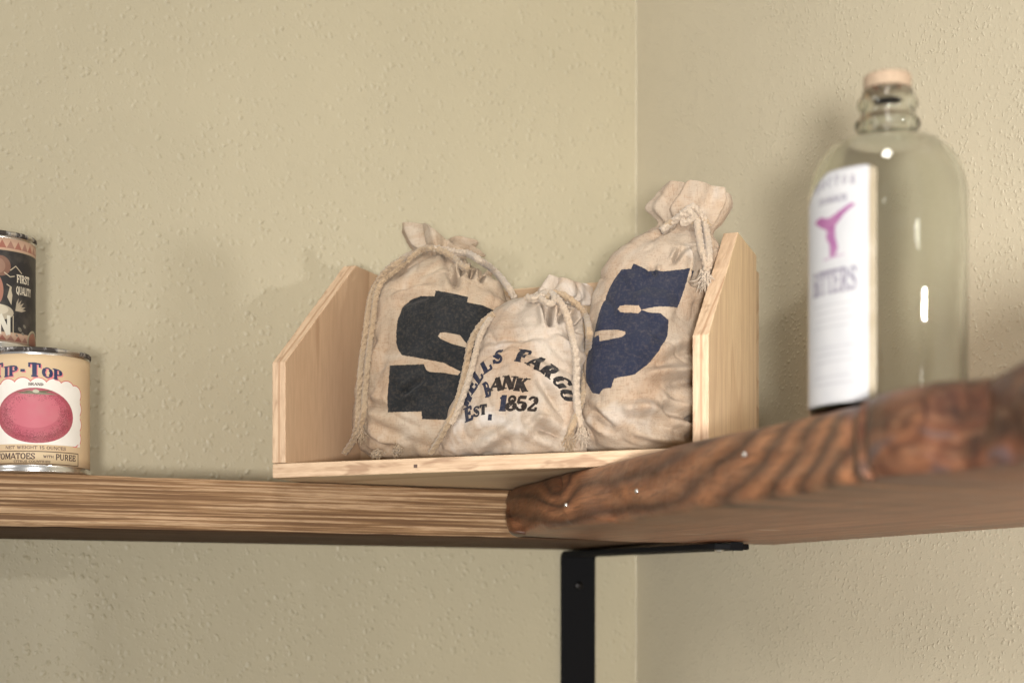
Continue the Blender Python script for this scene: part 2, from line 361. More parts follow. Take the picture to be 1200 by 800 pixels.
_t = MAT['glass'].node_tree; _v = _t.nodes.new('ShaderNodeVolumeAbsorption'); _v.inputs['Color'].default_value = (.52, .55, .46, 1); _v.inputs['Density'].default_value = 72
_t.links.new(_v.outputs[0], _t.nodes['Material Output'].inputs['Volume'])

def cloth(name, img=None, tint=(1, 1, 1), inkrough=.75):
    m = M(name); v = m.map()
    a = m.ramp(m.noise(v, 14, 4, .6, .5), [(.32, (.31 * tint[0], .228 * tint[1], .158 * tint[2])), (.55, (.44 * tint[0], .35 * tint[1], .262 * tint[2])), (.75, (.56 * tint[0], .475 * tint[1], .385 * tint[2]))])
    a = m.mix(m.ramp(m.noise(v, 42, 4, .65), [(.46, 0.0), (.7, .6)]), a, (.38, .26, .165))
    st = m.ramp(m.noise(m.map(loc=(3, 1, 2)), 16, 4, .6, .8), [(.47, 0.0), (.66, .62)])
    a = m.mix(st, a, (.33, .205, .12))
    pale = m.ramp(m.noise(m.map(loc=(7, 4, 2)), 20, 3, .55, .6), [(.55, 0.0), (.68, .6)])
    a = m.mix(pale, a, (.60 * tint[0], .545 * tint[1], .48 * tint[2]))
    slub = m.noise(m.map(scale=(1, 1, .12)), 900, 2, .6); slub2 = m.noise(m.map(scale=(.12, 1, 1)), 900, 2, .6)
    wv = m.math('ADD', slub, slub2)
    a = m.mix(m.ramp(wv, [(.8, 0.0), (1.2, .16)]), a, (.74, .63, .50))
    rough = .92
    if img:
        t = m.n('ShaderNodeTexImage', image=img, extension='CLIP'); t.interpolation = 'Cubic'
        uv = m.n('ShaderNodeUVMap', uv_map='print'); m.set(t.inputs[0], uv.outputs[0])
        fr = m.attr('front').outputs['Fac']
        wear = m.ramp(m.math('ADD', m.noise(v, 420, 3, .7), m.math('MULTIPLY', wv, .25)), [(.72, 1.0), (1.0, .91)])
        f = m.math('MULTIPLY', m.math('MULTIPLY', t.outputs['Alpha'], fr), wear)
        ink = m.mix(m.ramp(m.noise(v, 45, 4, .7), [(.35, 0.0), (.75, .22)]), t.outputs['Color'], (.055, .057, .065))
        a = m.mix(f, a, ink)
        rough = m.mix(f, (.92, .92, .92), (inkrough,) * 3)
    h = m.math('ADD', wv, m.math('MULTIPLY', m.noise(v, 160, 4, .65), 1.5))
    return m.out(a, rough, m.bump(h, .42, .0007), Sheen_Weight=.08, Sheen_Roughness=.6, Specular_IOR_Level=.15)
def cord_mat(name, col):
    m = M(name); n = m.noise(m.map(), 700, 3, .7); big = m.noise(m.map(), 25, 3)
    c = m.mix(m.ramp(n, [(.35, 0.0), (.7, 1.0)]), tuple(c * .72 for c in col), col)
    c = m.mix(m.ramp(big, [(.45, 0.0), (.7, .4)]), c, (.45, .30, .17))
    return m.out(c, .95, m.bump(n, .6, .0006), Sheen_Weight=.3, Specular_IOR_Level=.1)
MAT['cord_tan'] = cord_mat('braided_cord_tan', (.42, .315, .21))
MAT['cord_pale'] = cord_mat('braided_cord_pale', (.52, .425, .33))

# ------------------------------------------------------------ the two walls
def wall(name, x0, x1, y0, y1, z0, z1, mat):
    v = [(x, y, z) for z in (z0, z1) for y in (y0, y1) for x in (x0, x1)]
    f = [(0, 2, 3, 1), (4, 5, 7, 6), (0, 1, 5, 4), (2, 6, 7, 3), (0, 4, 6, 2), (1, 3, 7, 5)]
    o = mesh_obj(name, v, f, mat, smooth=False); o['kind'] = 'structure'; return o
wall('wall_left', -2.6, .12, 0, .12, -1.1, 1.5, MAT['wall_l'])
wall('wall_right', 0, .12, -2.4, -.0005, -1.1, 1.5, MAT['wall_r'])

def corner_bead():
    V = []; zs = np.linspace(-1.0, 1.4, 900); n = 7
    for z in zs:
        r_ = .0018 + .0008 * mn.noise(Vector((0, 0, z * 18))) + .0005 * mn.noise(Vector((3, 0, z * 90)))
        off = .0006 * mn.noise(Vector((5, 1, z * 7)))
        for j in range(n):
            a = math.pi / 2 * j / (n - 1); V.append((.0002 - (r_ - off) * (1 - math.sin(a)) , .0002 - (r_ + off) * (1 - math.cos(a)), z))
    o = mesh_obj('wall_corner_seam', V, grid_faces(len(zs), n, False), MAT['wall_r']); o['kind'] = 'structure'
corner_bead()

# ------------------------------------------------------------ left shelf board (runs along the left wall)
ZB, ZT, SLB = .070, .112, .0665
def left_shelf():
    root = empty('shelf_board', (-1.1, -.1, ZB)); tag(root, 'straight rough sawn brown shelf board along the left wall, under the tin cans', 'shelf')
    xs = np.linspace(-1.1, 1.098, 700); h = ZT - ZB
    prof = []   # (y, z) front face, rounded edges
    for t in np.linspace(0, 1, 30): prof.append((-.1, .003 + t * (h - .006)))
    sec = [(.0995, h), (-.05, h)] + [(-.0973, h), (-.0990, h - .0008)] + prof[::-1] + [(-.0991, .0008), (-.0973, 0)] + [(-.05, .0), (.0995, 0.0)]
    V = []
    for x in xs:
        for (y, z) in sec:
            dy = dz = 0
            if y < -.09:
                e = mn.noise(Vector((x * 9, z * 40, 1))) * .0008 + mn.noise(Vector((x * 2.5, z * 260, 3))) * .0007
                dy = e
                if z > h - .006: dz = -max(0, mn.noise(Vector((x * 30, 0, 7)))) * .0012; dy += max(0, mn.noise(Vector((x * 22, 4, 7)))) * .0012
                if z < .004: dz = max(0, mn.noise(Vector((x * 26, 9, 7)))) * .001
            V.append((x, y + dy, z + dz))
    n = len(sec); F = grid_faces(len(xs), n); F.append(tuple(range(n))); F.append(tuple(range(len(V) - 1, len(V) - n - 1, -1)))
    o = mesh_obj('board', V, F, MAT['cedar'], root)
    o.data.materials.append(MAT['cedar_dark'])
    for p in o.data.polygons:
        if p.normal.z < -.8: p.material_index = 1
left_shelf()

# ------------------------------------------------------------ live edge slab (runs along the right wall)
def live_edge():
    top = [(597, 575), (602, 571), (613, 567), (629.5, 562.5), (661, 553.5), (688, 548), (719.5, 541), (740, 534), (787, 521.6), (843, 508.5), (900, 497), (955, 484.5), (1004, 473.5), (1012, 466), (1050, 456), (1100, 447), (1140, 444.5), (1170, 440.6), (1181, 433), (1200, 423), (1260, 395), (1340, 350), (1440, 300)]
    bot = [(596, 626), (602, 629), (613, 627), (640, 621.5), (670, 617), (700, 614), (720, 612.5), (739, 610.5), (790, 601.5), (845, 592.5), (900, 584), (955, 576), (1000, 565), (1012, 562), (1050, 557.5), (1100, 553), (1140, 550), (1170, 547), (1185, 545), (1200, 544), (1260, 533), (1340, 520), (1440, 500)]
    T = np.array([px_on_z(x, y, ZT)[:2] for x, y in top]); B = np.array([px_on_z(x, y, SLB)[:2] for x, y in bot])
    PX = np.array([p[0] for p in top], float)
    N = 900
    # sample evenly in picture-free arc length of the top edge
    d = np.r_[0, np.cumsum(np.hypot(*np.diff(T, axis=0).T))]; s = np.linspace(0, d[-1], N)
    Ti = np.stack([np.interp(s, d, T[:, k]) for k in (0, 1)], 1); Bi = np.stack([np.interp(s, d, B[:, k]) for k in (0, 1)], 1); P = np.interp(s, d, PX)
    yend = -.2025
    h = ZT - SLB
    NV = 46
    V = []; G = []; D = []; Fr = []
    for i in range(N):
        t = Ti[i]; b = Bi[i]; a = min(1, s[i] / .016)
        rnd = (1 - math.sqrt(max(0, 1 - (1 - a) ** 2)))          # rounded far corner
        yy = (t[1] + b[1]) / 2
        yb = min(yend, yy)
        px = P[i]
        ring = [(-.0015, yb, ZT), (-.06, yb, ZT), (-.15, yb, ZT)]
        fr = [0, 0, 0]
        for q in range(NV):
            v = 1 - q / (NV - 1)                                  # 1 top .. 0 bottom
            x = b[0] + (t[0] - b[0]) * v; y = b[1] + (t[1] - b[1]) * v
            bulge = .0035 * (1 - (2 * v - 1) ** 4)
            edge = .004 * (abs(2 * v - 1)) ** 14
            nz = mn.fractal(Vector((s[i] * 9, v * 1.6, 3.1)), .6, 2, 3) * .0020 + mn.noise(Vector((s[i] * 60, v * 5, 9))) * .0003
            step = 0
            if px > 1006:
                step = .0035 * min(1, (px - 1006) / 6) + .003 * math.exp(-((px - 1075) / 34) ** 2 - ((v - .5) / .3) ** 2) - .006 * math.exp(-((px - 1018) / 9) ** 2)
            gouge = -.004 * math.exp(-((px - 1002) / 5) ** 2)
            hole = -.005 * math.exp(-((px - 655.5) / 3.0) ** 2 - ((v - .80) / .14) ** 2)
            x += -(bulge - edge + nz + step + gouge + hole) + rnd * .006
            zz = SLB + h * v
            zz += (-.004 * rnd if v > .5 else .003 * rnd) * (abs(2 * v - 1)) ** 3
            ring.append((x, min(y, yend), zz)); fr.append(1)
        ring += [(-.15, yb, SLB), (-.06, yb, SLB), (-.0015, yb, SLB)]; fr += [0, 0, 0]
        for (x, y, z), f in zip(ring, fr):
            v = (z - SLB) / h
            g = 1.9 * v + .25 * mn.noise(Vector((px / 70, v * 1.3, 0))) + .5
            psi = 0
            if px > 745: psi = 4.8 * ((min(px, 1007) - 745) / 262) ** 2.0
            g -= psi
            r1 = math.hypot((px - 656) / 17, (v - .8) / .5); g += 1.4 * math.exp(-r1 * r1)
            g -= .8 * math.exp(-((px - 600) / 20) ** 2) * (1 - v)
            dk = 0
            if px > 1004:
                r = math.hypot((px - 1078) / 46, (v - .55) / .55); g = 1.6 * r + .5 * mn.noise(Vector((px / 25, v * 3, 5)))
                dk = .95 * min(1, (px - 1004) / 5) * (1 - .35 * math.exp(-((px - 1075) / 30) ** 2))
            dk = max(dk, .8 * math.exp(-r1 * r1 * 6), .45 * math.exp(-((px - 612) / 10) ** 2) * v)
            D.append(dk); G.append(g); Fr.append(f); V.append((x, y, z))
    n = NV + 6
    F = grid_faces(N, n, True, True); F.append(tuple(range(n))); F.append(tuple(range(len(V) - 1, len(V) - n - 1, -1)))
    o0 = Vector((-.12, -.6, SLB))
    root = empty('live_edge_slab', o0); tag(root, 'thick glossy live edge wood slab along the right wall, under the bottle', 'shelf')
    o = mesh_obj('slab', [(x - o0.x, y - o0.y, z - o0.z) for x, y, z in V], F, MAT['slab'], root)
    for nm, arr in (('grain', G), ('dark', D), ('front', Fr)):
        at = o.data.attributes.new(nm, 'FLOAT', 'POINT'); at.data.foreach_set('value', arr)
    # shiny nail heads on the edge
    for i_, (px, v) in enumerate([(663, .36), (752, .42), (880, .62)]):
        k = int(np.argmin(abs(P - px))); q = 3 + int((1 - v) * (NV - 1)); p = Vector(V[k * n + q]) - o0
        vv, ff = lathe([(0, .0012), (.0011, .0010), (.0017, .0004), (.0017, -.001)], 16)
        ob = mesh_obj('nail_head', vv, ff, MAT['bright'], root, loc=p + Vector((-.0003, 0, 0))); ob.rotation_euler = (0, R(-90), 0)
live_edge()

# ------------------------------------------------------------ bracket
def bracket():
    x0 = -.0690; root = empty('shelf_bracket', (x0, 0, 0)); tag(root, 'black flat steel bracket on the left wall, reaching out under both shelves', 'bracket')
    hw = .019; th = .005
    # centre line in (y, z): down the wall, bend, out along the arm
    path = [(-.003, -.42), (-.003, .060)] + [(-.003 - .0045 * (1 - math.cos(a)), .060 + .0055 * math.sin(a)) for a in np.linspace(0, math.pi / 2, 8)[1:]]
    L = .300
    path += [(-.0075 - (L - .0075) * t, .0655 - .0035 * t) for t in np.linspace(.02, 1, 40)]
    P = np.array(path); T = np.gradient(P, axis=0); T /= np.hypot(T[:, 0], T[:, 1])[:, None]; Nn = np.stack([-T[:, 1], T[:, 0]], 1)
    V = []
    for p, nn in zip(P, Nn):
        w_ = hw
        e = L + p[0]
        if e < .014: w_ = hw - .014 * (1 - math.sqrt(max(0, 1 - (1 - e / .014) ** 2)))
        for sx, sn in ((-1, -1), (1, -1), (1, 1), (-1, 1)):
            V.append((sx * w_, p[0] + nn[0] * th / 2 * sn, p[1] + nn[1] * th / 2 * sn))
    n = 4; F = grid_faces(len(P), n); F.append((0, 1, 2, 3)); m = len(V); F.append((m - 1, m - 2, m - 3, m - 4))
    o = mesh_obj('steel_bar', V, F, MAT['black'], root, smooth=False); bevel(o, .0012, 3)
    for y, z, rot, mt in ((-.0055, .034, R(90), 'screw'), (-.0055, -.07, R(90), 'screw'), (-.272, .0592, R(180), 'bright')):
        vv, ff = lathe([(0, .0016), (.002, .0015), (.0036, .0007), (.0042, 0), (.0042, -.002)], 24)
        s_ = mesh_obj('screw', vv, ff, MAT[mt], root, loc=(0, y, z)); s_.rotation_euler = (rot, 0, 0)
bracket()

# ------------------------------------------------------------ crate frame of reference
CO = (-.192, 1.366)                      # front left bottom corner (lateral, depth)
CU = (.9272, -.3746); CA = R(22.0)
CD = (math.sin(CA), math.cos(CA))
CW = world_xy(*CO); CUW = (CU[0] * R2[0] + CU[1] * F2[0], CU[0] * R2[1] + CU[1] * F2[1])
CRZ = math.atan2(CUW[1], CUW[0])
def cr_at(px, py, d):
    """point of the crate's own frame (across, depth, height) seen at px, py on the plane at depth d"""
    k = (px - 600) / FPX
    w_ = (k * (CO[1] + CD[1] * d) - CO[0] - CD[0] * d) / (CU[0] - k * CU[1])
    Z = CO[1] + CU[1] * w_ + CD[1] * d
    return (w_, d, (HZ - py) / FPX * Z)
def cr_px(w_, d, z):
    lat = CO[0] + CU[0] * w_ + CD[0] * d; Z = CO[1] + CU[1] * w_ + CD[1] * d
    return 600 + FPX * lat / Z, HZ - FPX * z / Z
def to_world(p):
    c, s = math.cos(CRZ), math.sin(CRZ)
    return Vector((CW[0] + c * p[0] - s * p[1], CW[1] + s * p[0] + c * p[1], p[2]))

def crate():
    root = empty('wooden_crate', (CW[0], CW[1], ZT + .0006), CRZ)
    tag(root, 'pale plywood crate with sloped sides and open front, holding three cloth bags', 'crate')
    TH, WD, DP = .012, .360, .228
    ang_l, ang_r = R(.7), R(4.7)      # the side panels are not quite square to the front
    def side(x, ang, mat, edge, name):
        prof = [(0, TH), (0, .0925), (.125, .1935), (DP - .013, .1935), (DP - .013, TH)]
        # fine subdivision of the sloping sawn edge so that it reads rough
        V = []; F = []
        pts = []
        for (a, b) in zip(prof, prof[1:] + prof[:1]):
            L = math.hypot(b[0] - a[0], b[1] - a[1]); k = max(1, int(L / .004))
            for i in range(k):
                t = i / k; pts.append((a[0] + (b[0] - a[0]) * t, a[1] + (b[1] - a[1]) * t, i == 0))
        for sx in (0, TH):
            for (d, z, corner) in pts:
                j = 0 if (corner and z < .02) or z <= TH + 1e-6 else (mn.noise(Vector((d * 160 + sx * 400, z * 160, 2))) * .0006)
                xx = x + sx; dd = d + abs(j) * .5
                V.append((xx + (dd * -math.sin(ang) if False else -dd * math.tan(ang)), dd, z - (abs(j) if z > .1 else 0)))
        n = len(pts)
        F.append(tuple(range(n))[::1]); F.append(tuple(range(2 * n - 1, n - 1, -1)))
        for i in range(n): F.append((i, i + n, (i + 1) % n + n, (i + 1) % n))
        o = mesh_obj(name, V, F, mat, root, smooth=False); o.data.materials.append(edge)
        for i, p in enumerate(o.data.polygons):
            if i >= 2: p.material_index = 1
        # the profile is a polygon: give it clean triangulation
        bevel(o, .0007, 2)
        return o
    side(0.0, ang_l, MAT['pine_left'], MAT['ply_side'], 'side_panel')
    side(WD - TH, ang_r, MAT['pine_right'], MAT['ply_side_r'], 'side_panel')
    # floor
    V = [(0, 0, 0), (WD, 0, 0), (WD - DP * math.tan(ang_r), DP, 0), (0 - DP * math.tan(ang_l), DP, 0)]
    V = V + [(x, y, TH - .0003) for x, y, z in V]
    o = mesh_obj('floor_panel', V, [(3, 2, 1, 0), (4, 5, 6, 7), (0, 1, 5, 4), (1, 2, 6, 5), (2, 3, 7, 6), (3, 0, 4, 7)], MAT['pine_back'], root, smooth=False)
    o.data.materials.append(MAT['ply_floor'])
    for i in (2, 3, 4, 5): o.data.polygons[i].material_index = 1
    bevel(o, .0012, 2)
    n_ = mesh_obj('nail', [(x, y, z) for z in (-.0013, .0013) for y in (-.0003, .004) for x in (-.0015, .0015)], [(0, 2, 3, 1), (4, 5, 7, 6), (0, 1, 5, 4), (2, 6, 7, 3), (0, 4, 6, 2), (1, 3, 7, 5)], simple('rusty_nail_head', (.12, .075, .055), .7), root, smooth=False, loc=(cr_at(487, 551, 0)[0], 0, .0055))
    xa = TH - DP * math.tan(ang_l); xb = WD - TH - DP * math.tan(ang_r)
    x0 = xa - TH; x1 = xb + TH
    y0 = DP - .012; y1 = DP
    V = [(x, y, z) for z in (TH, .1815) for y in (y0, y1) for x in (x0, x1)]
    o = mesh_obj('back_panel', V, [(0, 2, 3, 1), (4, 5, 7, 6), (0, 1, 5, 4), (2, 6, 7, 3), (0, 4, 6, 2), (1, 3, 7, 5)], MAT['pine_back'], root, smooth=False); bevel(o, .0008, 2)
crate()

# ------------------------------------------------------------ cloth bags
INK1 = [(501.8,336.6),(517,339),(539.7,344),(540,351),(556,353.5),(576,362.7),(592,378),(597,410),(590,450),(575,480),(560,494),(525.6,492),(496.6,491.3),(496,482.5),(456,483.4),(457,428),(497.5,426.8),(501,433.8),(505,436),(520,436.6),(535,439),(538,434.7),(531,431),(518,424.4),(494,420),(471,416),(464.7,409),(461,400),(461.4,374),(466,355),(475,347.5),(486,343.5),(501.6,344)]
SLOT1 = [(511,393),(513,389),(518,388),(535,391),(540,398),(544,401.5),(543,406),(526,401.5),(514,396)]
INK3 = [(721,311),(732.4,310.6),(735,304),(748,310),(754.4,314.4),(760,311.4),(768,313.6),(801,308.4),(794,332),(786.5,356),(765,357),(748,361),(757.5,364),(770,364.5),(778.7,372.5),(778,392.5),(771,410),(757.5,427.5),(745,438.7),(721,443.7),(717.5,455),(707.5,456),(702.5,462),(693.7,460),(685,447),(685,420),(690,397),(694,378),(700,355),(707,335),(714,320)]
SLOT3A = [(720,360),(722,356.5),(728,355.3),(745,356),(748,361),(745,365.5),(724,364)]
SLOT3B = [(694,387),(708,385.4),(720,385),(731,387.5),(731.5,390.5),(727,394),(701,399),(699.5,391),(694,394)]
def ragged(poly, amp, seed):
    out = []; P = np.array(poly, float)
    for i in range(len(P)):
        a, b = P[i], P[(i + 1) % len(P)]; k = max(1, int(np.hypot(*(b - a)) / 1.2))
        for j in range(k):
            p = a + (b - a) * j / k
            out.append((p[0] + amp * mn.noise(Vector((p[0] * .5, p[1] * .5, seed))), p[1] + amp * mn.noise(Vector((p[0] * .5, p[1] * .5, seed + 9)))))
    return out
def lin(r, g, b): return (r, g, b)
def bag_images():
    k = 4
    c1 = Canvas(400, 250, 620, 550, k, (.12, .12, .13, 0)); c1.poly(ragged(INK1, .5, 1), (.095, .10, .108)); c1.poly(SLOT1, (0, 0, 0, 0))
    c3 = Canvas(670, 200, 860, 550, k, (.10, .12, .2, 0)); c3.poly(ragged(INK3, .6, 2), (.12, .14, .215)); c3.poly(ragged(SLOT3A, .4, 3), (0, 0, 0, 0)); c3.poly(ragged(SLOT3B, .4, 4), (0, 0, 0, 0))
    c2 = Canvas(500, 300, 710, 550, 7, (.12, .11, .12, 0))
    navy, blk, brn = (.10, .12, .20), (.10, .095, .10), (.13, .095, .075)
    word = [('W', 545.5, 466, -60, 13, navy), ('E', 551.5, 451.5, -58, 13, navy), ('L', 559.5, 440.5, -52, 12.5, navy), ('L', 569.5, 428.5, -38, 12.5, navy), ('S', 583, 417.5, -18, 13, navy), ('F', 611.5, 416.5, 10, 13.5, (.10, .11, .15)), ('A', 627.5, 424, 30, 13.5, blk), ('R', 642.5, 434, 40, 13, blk), ('G', 655, 446.5, 52, 12.5, blk), ('O', 661.5, 461.5, 72, 12, blk)]
    def place(ch, x, y, ang, h, col, sh=.22, ws=1.12):
        h = h * (1.14 if ch in 'WELSFARGO' and sh > .2 else 1.0)
        a = R(ang); ex = np.array((math.cos(a), math.sin(a))) * h * ws; up = np.array((math.sin(a), -math.cos(a))) * h
        h *= 1.0; ey = up + ex * sh; wd = GL[ch][2]
        o = np.array((x, y)) - ex * wd / 2 - ey * .5
        glyph(c2, ch, o, ex, ey, col, thick=.36, thin=.19, serif=.42)
    for ch, x, y, a, h, col in word: place(ch, x, y, a, h, col)
    for ch, x, y, a, h, col in [('B', 572, 456.5, -22, 17.5, navy), ('A', 583, 450.5, -4, 15.5, brn), ('N', 598, 448.5, 2, 15.5, brn), ('K', 612.5, 451, 3, 15.5, brn)]:
        place(ch, x, y, a, h, col, .12, 1.12 if ch != 'B' else .56)
    for ch, x, y, a, h, col in [('E', 550.5, 485, -18, 17, navy), ('S', 560.5, 482.5, -12, 12, (.11, .11, .15)), ('T', 569, 480.5, -8, 12, blk), ('.', 578, 481, 0, 20, navy), ('1', 592, 473, 0, 18.5, navy), ('8', 602, 473, 1, 17.5, brn), ('5', 613, 473, 2, 17.5, brn), ('2', 625, 473.5, 3, 17, brn)]:
        place(ch, x, y, a, h, col, .14, .95 if ch not in 'E' else .85)
    return c1.image('bag_print_left'), c2.image('bag_print_bank'), c3.image('bag_print_right')
IM1, IM2, IM3 = bag_images()

def make_bag(rings, d_list, b_list, neck, dprint, box, mat, label, creases=(), seed=1, pleat=(9, .16, .30), ruff=(.012, 3), wr=1.0, flat=2.4):
    NR, NT = 330, 360
    L = np.array([cr_at(*r[0], d)[0::2] for r, d in zip(rings, d_list)]); Rr = np.array([cr_at(*r[1], d)[0::2] for r, d in zip(rings, d_list)])
    Li, Ri = catmull(L, NR), catmull(Rr, NR)
    dd = catmull(np.array(d_list)[:, None], NR)[:, 0]; bb = catmull(np.array(b_list)[:, None], NR)[:, 0]
    C = (Li + Ri) / 2; A = (Ri - Li) / 2
    t = np.linspace(0, len(rings) - 1, NR); nk = neck
    th = np.linspace(0, 2 * np.pi, NT, endpoint=False)
    ct, st = np.cos(th), np.sin(th)
    e = 2 / flat
    # round when narrow, pillow-shaped in the belly
    V = np.zeros((NR, NT, 3))
    below = np.clip((nk - t) / nk, 0, 1); above = np.clip((t - nk) / (len(rings) - 1 - nk), 0, 1)
    np_, amp_b, amp_a = pleat
    rs = np.random.RandomState(seed); ph = rs.rand(8) * 6.28
    wob = .5 * np.sin(2 * th + ph[0]) + .35 * np.sin(3 * th + ph[1]) + .3 * np.sin(5 * th + ph[5])
    for i in range(NR):
        ee = 1 + (e - 1) * min(1, below[i] * 2.2)
        cx = np.sign(ct) * np.abs(ct) ** ee; sx = np.sign(st) * np.abs(st) ** ee
        env = amp_b * math.exp(-((nk - t[i]) / 1.5) ** 2) if t[i] < nk else amp_b + (amp_a - amp_b) * above[i]
        pl = np.cos(np_ * th + 2.2 * wob + ph[2]) + (.45 * (1 - .7 * above[i])) * np.cos((np_ * 2 + 1) * th + 1.5 * wob + ph[3])
        r = 1 + env * pl
        close = 1.0
        if i < 16: close = math.sqrt(max(0, 1 - ((16 - i) / 16) ** 2)) * .985 + .015
        V[i, :, 0] = C[i, 0] + A[i, 0] * cx * r * close
        V[i, :, 2] = C[i, 1] + A[i, 1] * cx * r * close
        V[i, :, 1] = dd[i] + bb[i] * sx * r * close + 0.0
        if t[i] > nk:
            V[i, :, 2] += above[i] ** 1.3 * ruff[0] * np.sin(ruff[1] * th + ph[4])
    V[:, :, 2] = np.maximum(V[:, :, 2], ZT + .0128 + 0 * V[:, :, 2])
    # normals
    def normals(V):
        dt = np.roll(V, -1, 1) - np.roll(V, 1, 1); dv = np.gradient(V, axis=0)
        n = np.cross(dt, dv); return n / np.maximum(1e-9, np.linalg.norm(n, axis=2, keepdims=True))
    Nn = normals(V)
    cen = np.stack([C[:, 0], dd, C[:, 1]], 1)[:, None, :]
    if ((V - cen) * Nn).sum() < 0: Nn = -Nn
    disp = np.zeros((NR, NT))
    for i in range(NR):
        for j in range(0, NT):
            p = V[i, j]; q = Vector((p[0] * 30 + seed, p[1] * 30, p[2] * 22))
            a = mn.noise(q + Vector((mn.noise(q * 1.7) * .9, 0, mn.noise(q * 1.3 + Vector((5, 5, 5))) * .9)))
            rid = 1 - abs(mn.noise(Vector((p[0] * 34 + p[2] * 20, p[1] * 34, p[2] * 30 - p[0] * 16 + seed)))) * 2.0
            fine = mn.noise(Vector((p[0] * 120, p[1] * 120, p[2] * 100)))
            fine2 = mn.noise(Vector((p[0] * 260 + 3, p[1] * 260, p[2] * 260)))
            disp[i, j] = (a * .0038 + (.3 - max(0, rid) ** 4) * .0015) * wr + fine * .0006 + fine2 * .00022
    disp *= np.clip(np.minimum(1, .25 + below * 3)[:, None] + above[:, None] * .4, 0, 1)
    U, W = cr_px(V[:, :, 0], dprint + 0 * V[:, :, 1], V[:, :, 2])
    front = (Nn[:, :, 1] < .25)
    for (x1, y1, x2, y2, wd, dp) in creases:
        dx, dy = x2 - x1, y2 - y1; LL = math.hypot(dx, dy)
        tt = np.clip(((U - x1) * dx + (W - y1) * dy) / LL ** 2, 0, 1)
        dist = np.hypot(U - x1 - tt * dx, W - y1 - tt * dy)
        side = ((U - x1) * dy - (W - y1) * dx) / LL
        taper = np.sin(np.pi * np.clip(((U - x1) * dx + (W - y1) * dy) / LL ** 2, .02, .98)) ** .6
        disp += front * dp * 1.8 * (np.exp(-(dist / wd) ** 2) - .55 * np.exp(-((dist - wd * 1.6) / wd) ** 2)) * taper
    V = V + Nn * disp[:, :, None]
    V[:, :, 2] = np.maximum(V[:, :, 2], ZT + .0128)
    U, W = cr_px(V[:, :, 0], dprint + .35 * (V[:, :, 1] - dprint), V[:, :, 2])
    base = np.array([C[3, 0], dd[3], ZT + .0126])
    root = empty('cloth_bag', to_world(base), CRZ); tag(root, label, 'bag', 'cloth bags in the crate')
    F = grid_faces(NR, NT); F.append(tuple(range(NT - 1, -1, -1)))
    o = mesh_obj('sack', (V - base).reshape(-1, 3), F, mat, root)
    if ((V - cen) * normals(V)).sum() < 0: o.data.flip_normals()
    uvl = o.data.uv_layers.new(name='print'); x0, y0, x1, y1 = box
    uvs = np.stack([(U - x0) / (x1 - x0), 1 - (W - y0) / (y1 - y0)], 2).reshape(-1, 2)
    li = np.zeros(len(o.data.loops), np.int32); o.data.loops.foreach_get('vertex_index', li)
    uvl.data.foreach_set('uv', uvs[li].ravel())
    at = o.data.attributes.new('front', 'FLOAT', 'POINT'); at.data.foreach_set('value', front.astype(float).ravel())
    so = o.modifiers.new('cloth_thickness', 'SOLIDIFY'); so.thickness = .0012; so.offset = -1
    return root, base, V

def surf_depth(V, px, py, default):
    """depth of the front of a bag seen at px, py (in the crate frame)"""
    U, W = cr_px(V[:, :, 0], V[:, :, 1], V[:, :, 2]); m = np.hypot(U - px, W - py) < 4.0
    return V[:, :, 1][m].min() if m.any() else default

def cord(parent, base, pts, r, mat, name='drawstring', pitch=.0068, frays=(), lobes=3, flat=1.0, label=None):
    P = np.array(pts) - base
    n = 0; L = np.hypot.reduce(np.diff(P, axis=0).T) if False else np.linalg.norm(np.diff(P, axis=0), axis=1).sum()
    N = max(40, int(L / .0009)); Q = catmull(P, N); M_ = 20
    d = np.r_[0, np.cumsum(np.linalg.norm(np.diff(Q, axis=0), axis=1))]
    T = np.gradient(Q, axis=0); T /= np.linalg.norm(T, axis=1, keepdims=True)
    ref = np.array((0, 1., 0.1)); A = np.cross(T, ref); A /= np.linalg.norm(A, axis=1, keepdims=True); B = np.cross(T, A)
    V = np.zeros((N, M_, 3)); th = np.arange(M_) / M_ * 2 * np.pi
    for i in range(N):
        k = d[i] / pitch * 2 * np.pi
        rr = r * .94 * (.72 + .28 * np.abs(np.cos(lobes / 2 * (th - k / lobes * 1.0))) + .20 * np.cos(2 * th + k * 1.0) * np.cos(2 * th - k))
        rr = rr * (1 + .05 * mn.noise(Vector((d[i] * 300, 0, 1))))
        V[i] = Q[i] + (np.cos(th) * rr)[:, None] * A[i] + (np.sin(th) * rr * flat)[:, None] * B[i]
    F = grid_faces(N, M_); F.append(tuple(range(M_ - 1, -1, -1))); F.append(tuple(range(N * M_ - M_, N * M_)))
    o = mesh_obj(name, V.reshape(-1, 3), F, mat, parent)
    if label: o['label'] = label
    for (pos, dr, ln, cnt, spread) in frays:
        tuft(o, np.array(pos) - base, dr, ln, cnt, spread, mat)
    return o
